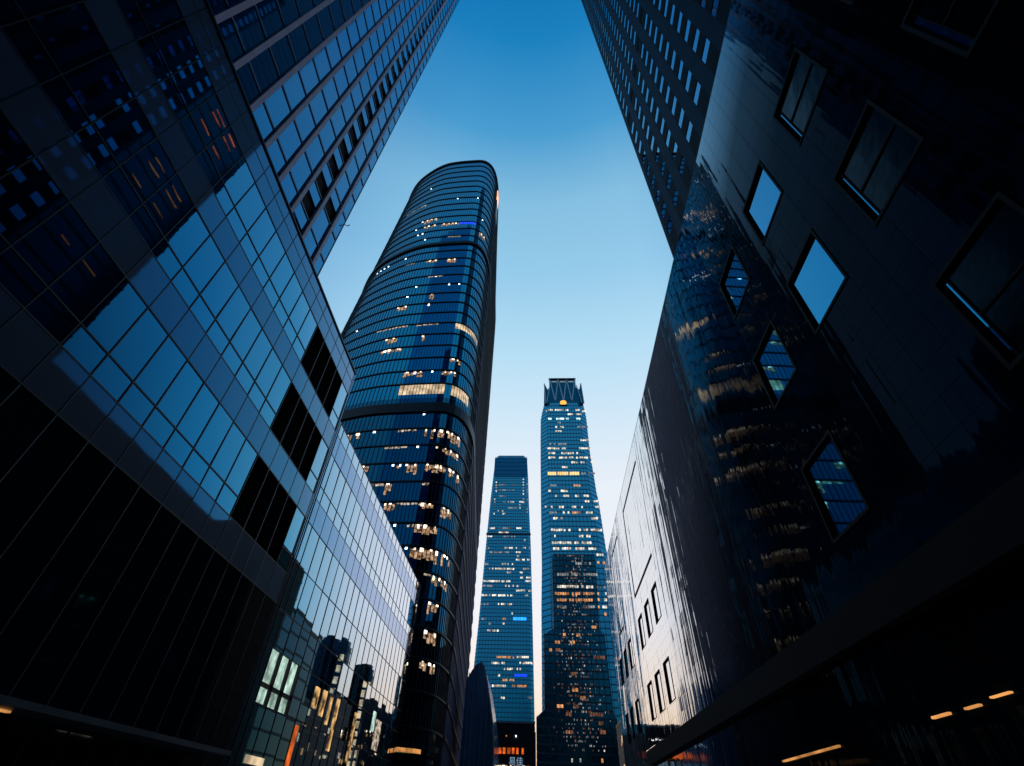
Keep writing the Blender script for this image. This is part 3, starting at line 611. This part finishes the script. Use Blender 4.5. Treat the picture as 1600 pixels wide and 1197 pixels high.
for z in (306,): 
    m = MB(); m.box(-69.8,-6.2,649.4,650,z,z+3); rr(m).build('plant_floor_band', mat_plain('plant_band',(.004,.02,.05),.6), e)
m = MB(); m.box(-78,-1.4,649.2,650,79.5,82.5); rr(m).build('pale_band', M_STL, e)
m = MB(); m.box(-79,-.6,649.0,650,0,78); rr(m).build('dark_lower_floors', M_DRK, e)

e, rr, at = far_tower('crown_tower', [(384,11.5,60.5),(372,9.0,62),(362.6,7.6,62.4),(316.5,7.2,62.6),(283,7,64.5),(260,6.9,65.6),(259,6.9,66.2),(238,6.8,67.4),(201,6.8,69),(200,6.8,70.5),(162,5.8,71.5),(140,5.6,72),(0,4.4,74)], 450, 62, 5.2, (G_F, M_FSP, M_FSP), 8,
    label='tapered blue skyscraper with an open zigzag crown and an orange disc, lit floor by floor', cat='skyscraper')
far_lights(rr, e, FARR, 450, pane=2.4, h=2.3)
cr = MB(); CZ0, CZ1 = 384, 422.5
def cp(t, z, dy=0):
    f = (z-CZ0)/(CZ1-CZ0); a = 11.5+(15.5-11.5)*f*0; return 19.0+(52.0-19.0)*t, 450+dy, z
for i in range(3):                                         # the zigzag frame of the front face
    x0 = 19.5+i*10.7; top0 = (x0,450,CZ1); bot = (x0+5.6+(i-1)*-.6,450,CZ0+1); top1 = (x0+10.7,450,CZ1)
    cr.bar(top0, bot, 1.3); cr.bar(top1, bot, 1.3)
cr.bar((12.6,452,417),(13.8,452,384),1.0); cr.bar((18.8,450.5,408),(15.2,450.5,384),1.0)
cr.bar((58.9,452,417),(60.6,452,384),1.0); cr.bar((53,450.5,412),(57.8,450.5,384),1.0)
rr(cr).build('zigzag_frame', mat_plain('crown_steel',(.5,.75,.9),.5,.0), e)
m = MB(); m.box(19.0,52.2,450.9,452,CZ0-1,CZ1); 
m.poly([(11.8,452.5,384),(12.6,452.5,418),(16.8,452.5,407),(19.0,452.5,411),(19.0,452.5,384)])
m.poly([(52.2,452.5,384),(52.2,452.5,411),(56.4,452.5,407),(58.6,452.5,418),(60.8,452.5,384)])
m.box(12,60,453,500,384,396)
rr(m).build('crown_screen', mat_glass('crown_screen_glass',(.006,.11,.19),1.5,.25,metal=1), e)
m = MB(); m.box(18.4,52.6,449.3,453,CZ1,CZ1+1.3); rr(m).build('crown_rail', M_RING, e)
for k in range(3): 
    m = MB(); m.box(22+k*10.6,28.5+k*10.6,450.2,450.6,417.5,419.6); rr(m).build('crown_light', mat_light('crown_glow',(.5,.75,.9),.35,scale=.1,lo=.7) if k==0 else bpy.data.materials['crown_glow'], e)
m = MB(); N = 28; P = [(35.2+3.9*math.cos(2*math.pi*i/N), 382.8+3.1*math.sin(2*math.pi*i/N)) for i in range(N)]
m.poly([(x,448.6,z) for x,z in P]); 
for i in range(N): a, b = P[i], P[(i+1)%N]; m.quad((a[0],448.6,a[1]),(b[0],448.6,b[1]),(b[0],450,b[1]),(a[0],450,a[1]))
rr(m).build('orange_disc', mat_light('disc_lamp',(1,.45,.06),1.5,scale=.05,lo=.8), e)
m = MB(); m.prism([(35.2+5*math.cos(2*math.pi*i/N), 449.2+.6*math.sin(2*math.pi*i/N)) for i in range(N)], 378.3, 379.2); rr(m).build('disc_rim', M_FRM, e)

e, rr, at = far_tower('reflection_mass', [(151,14,43),(150,12.4,44.3),(99,12.2,42.4),(98,5.6,45.5),(52,5.0,46.5),(51,.1,48),(34,.1,50),(0,.1,52)], 350, 30, 4.2, (G_FD, mat_plain('dark_bands',(.003,.018,.035),.6), M_RING), .3,  # solid mass stands in for the dark reflection in the crowned tower
    label='dark mass speckled with small warm windows, built for a reflection in the zigzag-crowned skyscraper', cat='high-rise')
far_lights(rr, e, [r for r in DARK if r[2] < 149], 350, pane=1.7, h=1.8)
random.seed(21)
sp = {'d':MB(),'r':MB(),'w':MB()}
for kz in range(57):                                       # small mirrored windows in storeys and bays, thinning out in patches
    z = 34.5+kz*2.05
    if kz % 9 == 8: continue
    for kx in range(60):
        x = .6+kx*.82; a, b = at(z)
        c_ = 28 if z > 99 else 27
        p = .85*math.exp(-((x-c_)/(8 if z > 99 else 11))**2)*(.5+.5*math.sin(kz*1.7+kx*.35)*math.sin(kx*.9-kz*.5))
        if a+1.2 < x < b-1.2 and random.random() < p:
            w = random.choice((.28,.4,.62)); sp[random.choices('drw',(8,7,.6))[0]].box(x-w/2,x+w/2,349.46,349.5,z,z+random.uniform(.5,1.2))
for t, m in sp.items(): o = rr(m).build('mirrored_windows', {'d':L_FD,'r':L_R,'w':L_FW}[t], e); o['kind'] = 'stuff'

# ================================================================== low buildings at the end of the street
cg = empty('curved_glass_hall', (-12,136,0), label='low curved glass hall with pale steel ribs at the foot of the rounded tower', cat='building')
prof = [(-16.4,0),(-16.4,26.5),(-15.2,28.6),(-14.2,29.9),(-13.2,30.3),(-12.4,29.4),(-11.5,26.2),(-10.7,22.6),(-9.9,18.8),(-9.45,15),(-9.25,11),(-9.2,0)]
m = MB(); n = len(prof)
m.poly([(x,130,z) for x,z in reversed(prof)])
for (x0,z0),(x1,z1) in zip(prof,prof[1:]): m.quad((x0,130,z0),(x1,130,z1),(x1,152,z1),(x0,152,z0))
rel(m,(-12,136,0)).build('glass_skin', mat_glass('hall_glass',(.10,.30,.52),1.5,.12,metal=.55), cg)
for k, f in enumerate((.08,.25,.42,.6,.78)):
    m = MB(); x = -16.0+f*6.2
    top = [z for (xa,za),(xb,zb) in zip(prof,prof[1:]) if xa != xb and min(xa,xb) <= x <= max(xa,xb) for z in [za+(zb-za)*(x-xa)/(xb-xa)]]
    zt = max(top) if top else 20
    m.bar((x,129.85,8),(x-.3*(1-f),129.85,zt),.16); rel(m,(-12,136,0)).build('rib', M_STL, cg)
m = MB()
for (x0,z0),(x1,z1) in zip(prof[4:],prof[5:]): m.bar((x0+.1,129.7,z0),(x1+.1,129.7,z1),.30,up=(0,1,0))
rel(m,(-12,136,0)).build('edge_trim', mat_plain('trim_pale',(.55,.58,.62),.35,.3), cg)

lo = empty('shop_block', (-6,165,0), label='low dark shop block with an orange lit sign closing the street', cat='shop building')
rl = lambda mb: rel(mb,(-6,165,0))
m = MB(); m.box(-11.8,-.4,160,172,0,22.3); rl(m).build('building_body', M_DRK, lo)
m = MB(); m.box(-11.9,-.3,159.8,160,22.3,22.8); rl(m).build('roof_edge', M_STL, lo)
for i in range(7): 
    m = MB(); x = -11.3+i*1.2+random.uniform(-.2,.2); m.box(x,x+random.uniform(.5,1.0),159.75,159.98,15.6,16.9); rl(m).build('orange_sign', L_SD, lo)
for i in range(9):
    m = MB(); x = -11.2+i*1.08; m.box(x,x+random.choice((.3,.6,.85)),159.8,159.98,10.2,13.2); rl(m).build('lit_window', random.choice((L_O,L_SG,L_W,L_SD)), lo)
for i in range(3): 
    m = MB(); m.box(-10.8+i*2.6,-10.6+i*2.6,159.8,159.98,19.3,19.6); rl(m).build('lit_window', L_P if i==2 else L_O, lo)
cu = bpy.data.curves.new('sign_text','FONT'); cu.body = '易佳'; cu.size = 1.9; cu.extrude = .04
to = bpy.data.objects.new('tmp_text', cu); C.objects.link(to); bpy.context.view_layer.update()
me = bpy.data.meshes.new_from_object(to.evaluated_get(bpy.context.evaluated_depsgraph_get())); bpy.data.objects.remove(to)
me.materials.clear(); me.materials.append(L_TX)
tx = bpy.data.objects.new('sign_lettering', me); C.objects.link(tx); tx.parent = lo; tx.location = (-1.3,-5.25,13.4); tx.rotation_euler = (R(90),0,0)

# ================================================================== buildings seen in the glass
def plain_building(name, x0, x1, y0, y1, h, mat, fh=4, rot=0, **kw):
    e = empty(name, ((x0+x1)/2,(y0+y1)/2,0), rot, **kw); hx, hy = (x1-x0)/2, (y1-y0)/2
    m = MB(); m.box(-hx,hx,-hy,hy,0,h); m.build('building_body', mat, e)
    m = MB(); z = fh
    while z < h: m.box(-hx-.08,hx+.08,-hy-.08,hy+.08,z-.25,z+.25); z += fh
    m.box(-hx-.1,hx+.1,-hy-.1,hy+.1,h-.3,h+.6); m.build('floor_bands', M_RING, e)
    return e
plain_building('rear_blocker', -62, 70, -100, -64, 175, G_N, label='unseen wide dark block added behind the viewer to darken reflections low in the rounded skyscraper', cat='high-rise')  # added out of view to darken what the rounded tower mirrors
e = plain_building('night_tower', 31, 60, 8, 47.4, 330, G_N, label='black office tower hidden behind the stone building, mirrored in the left facades', cat='skyscraper')
for y0, y1, z in [[34.42, 37.86, 110.8], [34.66, 37.86, 115.9], [34.78, 38.56, 117.9], [40.5, 43.27, 110.8], [40.37, 43.64, 115.9], [40.88, 43.78, 118.7], [34.72, 37.36, 84.6], [34.8, 37.82, 89.9], [34.92, 37.92, 91.9], [40.47, 43.6, 84.9], [40.25, 44.1, 89.8], [40.5, 43.86, 92.0], [36.0, 37.68, 65.4], [40.64, 43.79, 65.5], [29.29, 31.56, 96.6], [17.18, 18.3, 124.4], [25.74, 27.16, 138.2]]:
    if y0 < 10: continue
    m = MB(); m.box(-14.70,-14.58,y0-27.7,y1-27.7,z-.09,z+.09); m.build('lit_window', bpy.data.materials.get('strip_office') or mat_light('strip_office',(1,.05,.01),6,scale=.5,lo=.2), e)
def lit_grid(e, x, rows, n, mt, seed):
    random.seed(seed)
    for k in range(n):
        m = MB(); y, z = random.uniform(*rows[:2]), random.uniform(*rows[2:]); w = random.uniform(.5,2.5)
        m.box(x-.2, x-.12, y, y+w, z, z+random.uniform(.6,2)); m.build('lit_window', random.choice(mt), e)
plain_building('plain_block', 17.4, 42, 92, 118, 47, M_DRK, rot=RZ, label='plain dark block just beyond the polished stone building, mirrored in the long glass block', cat='building')
e = plain_building('stepped_block', 21.5, 44, 122, 150, 40, G_N, rot=RZ, label='lower dark glass block past the plain one, mirrored in the long glass block', cat='building')
e = plain_building('arcade_block', 27, 50, 156, 200, 27, M_DRK, label='low arcade block with warm shop lights along the east side', cat='building')
lit_grid(e, -11.5, (-20,20,4,24), 16, (L_SG,L_G,L_O), 3)
e = plain_building('corner_block', 37, 60, 206, 238, 36, M_DRK, label='low corner block with warm windows before the two round towers', cat='building')
lit_grid(e, -11.5, (-15,14,5,30), 14, (L_SG,L_W,L_D), 4)
e = plain_building('long_block', 55, 84, 285, 360, 47, M_DRK, label='long low block beyond the two round towers', cat='building')
lit_grid(e, -14.5, (-35,34,5,40), 24, (L_SG,L_W,L_D), 5)
def round_building(name, cx, cy, r, h, **kw):
    e = empty(name, (cx,cy,0), **kw); N = 40
    c = lambda q: [(q*math.cos(2*math.pi*i/N), q*math.sin(2*math.pi*i/N)) for i in range(N)]
    m = MB(); m.prism(c(r), 0, h-4); m.prism(c(r*.9), h-4, h-1.6); m.prism(c(r*.7), h-1.6, h); m.build('building_body', G_N, e)
    m = MB(); 
    for z in range(4, int(h-4), 4): m.prism(c(r+.12), z, z+.5)
    m.build('floor_bands', M_RING, e)
    for k in range(12):
        m = MB(); z = 6+k*(h-12)/12; a = math.radians(215)
        m.box(r*math.cos(a)-.7, r*math.cos(a)+.7, r*math.sin(a)-.8, r*math.sin(a)+.2, z, z+2.6); m.build('lit_window', L_G, e)
    return e
round_building('round_tower', 57, 252, 8, 66, label='dark round tower with a lit edge, mirrored at the foot of the long glass block', cat='high-rise', group=None)
round_building('slim_round_tower', 43.5, 262, 4.5, 57, label='slimmer round tower beside the other, its edge lit', cat='high-rise', group=None)
e = plain_building('mall', 72, 104, 380, 470, 62, M_DRK, label='wide low mall at the far east end of the street', cat='building')
lit_grid(e, -16, (-40,40,8,52), 20, (L_SG,L_W,L_D), 6)

# ================================================================== camera
CAM_P, CAM_R, CAM_Y = R(42.6138), R(2.0871), R(3.5992)
cam = bpy.data.objects.new('camera', bpy.data.cameras.new('camera')); C.objects.link(cam)
cam.data.sensor_width = 36; cam.data.lens = 36*751.75/1600; cam.data.clip_start = .1; cam.data.clip_end = 20000
r0 = Vector((math.cos(CAM_Y), math.sin(CAM_Y), 0)); fh_ = Vector((-math.sin(CAM_Y), math.cos(CAM_Y), 0))
fw = fh_*math.cos(CAM_P)+Vector((0,0,1))*math.sin(CAM_P); up0 = -fh_*math.sin(CAM_P)+Vector((0,0,1))*math.cos(CAM_P)
rt_ = r0*math.cos(CAM_R)+up0*math.sin(CAM_R); up = -r0*math.sin(CAM_R)+up0*math.cos(CAM_R)
M = Matrix((rt_, up, -fw)).transposed().to_4x4(); M.translation = Vector((0,0,1.6)); cam.matrix_world = M
scene.camera = cam

# ================================================================== sky and light
w = bpy.data.worlds.new('World'); scene.world = w; w.use_nodes = True
N = w.node_tree.nodes; L = w.node_tree.links; bg = N['Background']
tc = N.new('ShaderNodeTexCoord'); sp_ = N.new('ShaderNodeSeparateXYZ'); L.new(tc.outputs['Generated'], sp_.inputs[0])
def mth(op, a, b=None, c=None):
    n = N.new('ShaderNodeMath'); n.operation = op
    for i, v in enumerate((a,b,c)):
        if v is None: continue
        if isinstance(v,(int,float)): n.inputs[i].default_value = v
        else: L.new(v, n.inputs[i])
    return n.outputs[0]
el = mth('DIVIDE', mth('ARCSINE', sp_.outputs['Z']), math.pi/2)
def lin(c): return [((v/255)/12.92 if v/255 <= .04045 else ((v/255+.055)/1.055)**2.4) for v in c]
SKY = [(-2,(60,60,70)),(1,(255,210,165)),(6,(255,222,188)),(10,(253,236,222)),(16,(246,244,248)),(30,(236,242,249)),(38,(212,234,249)),(46,(184,224,246)),(55,(152,205,236)),(63,(134,192,226)),(70,(74,158,210)),(78,(28,130,192)),(86,(2,106,174)),(90,(0,98,168))]
cr = N.new('ShaderNodeValToRGB'); L.new(el, cr.inputs['Fac'])
while len(cr.color_ramp.elements) > 1: cr.color_ramp.elements.remove(cr.color_ramp.elements[-1])
for i, (d, c) in enumerate(SKY):
    e_ = cr.color_ramp.elements[0] if i == 0 else cr.color_ramp.elements.new(max(0,d/90))
    e_.position = max(0,d/90); e_.color = (*lin(c), 1)
hl = mth('SQRT', mth('ADD', mth('MULTIPLY', sp_.outputs['X'], sp_.outputs['X']), mth('MULTIPLY', sp_.outputs['Y'], sp_.outputs['Y'])))
ca = mth('DIVIDE', sp_.outputs['Y'], mth('MAXIMUM', hl, .001))
mr = N.new('ShaderNodeValToRGB'); L.new(mth('MULTIPLY_ADD', ca, .5, .5), mr.inputs['Fac'])
R_ = mr.color_ramp; R_.elements[0].position = 0; R_.elements[0].color = (.10,.20,.34,1); R_.elements[1].position = 1; R_.elements[1].color = (1,1,1,1)
for p_, c_ in ((.5,(.07,.24,.42)),(.72,(.08,.27,.47)),(.82,(.13,.36,.60)),(.90,(.40,.62,.80)),(.93,(.62,.78,.90)),(.965,(.96,.98,1))):
    q_ = R_.elements.new(p_); q_.color = (*c_,1)
mx = N.new('ShaderNodeMix'); mx.data_type = 'RGBA'; mx.blend_type = 'MULTIPLY'; L.new(hl, mx.inputs['Factor']); L.new(cr.outputs['Color'], mx.inputs['A']); L.new(mr.outputs['Color'], mx.inputs['B'])
sky = N.new('ShaderNodeTexSky'); sky.sky_type = 'NISHITA'; sky.sun_disc = False; sky.sun_elevation = R(1.0); sky.sun_rotation = R(0); sky.ozone_density = 4
ad = N.new('ShaderNodeMix'); ad.data_type = 'RGBA'; ad.blend_type = 'MIX'; ad.inputs['Factor'].default_value = .02
L.new(mx.outputs['Result'], ad.inputs['A']); L.new(sky.outputs['Color'], ad.inputs['B'])
L.new(ad.outputs['Result'], bg.inputs['Color']); bg.inputs['Strength'].default_value = 1.0
sun = bpy.data.objects.new('sun', bpy.data.lights.new('sun','SUN')); C.objects.link(sun)
sun.data.energy = .03; sun.data.angle = R(12); sun.data.color = (1,.85,.7); sun.rotation_euler = (R(-86),0,0)

scene.view_settings.view_transform = 'Standard'; scene.view_settings.look = 'None'; scene.view_settings.gamma = 1; scene.view_settings.exposure = 0
scene.render.engine = 'CYCLES'; cy_ = scene.cycles
cy_.max_bounces = 7; cy_.glossy_bounces = 5; cy_.diffuse_bounces = 2; cy_.transmission_bounces = 2; cy_.sample_clamp_indirect = 4
cy_.use_denoising = True
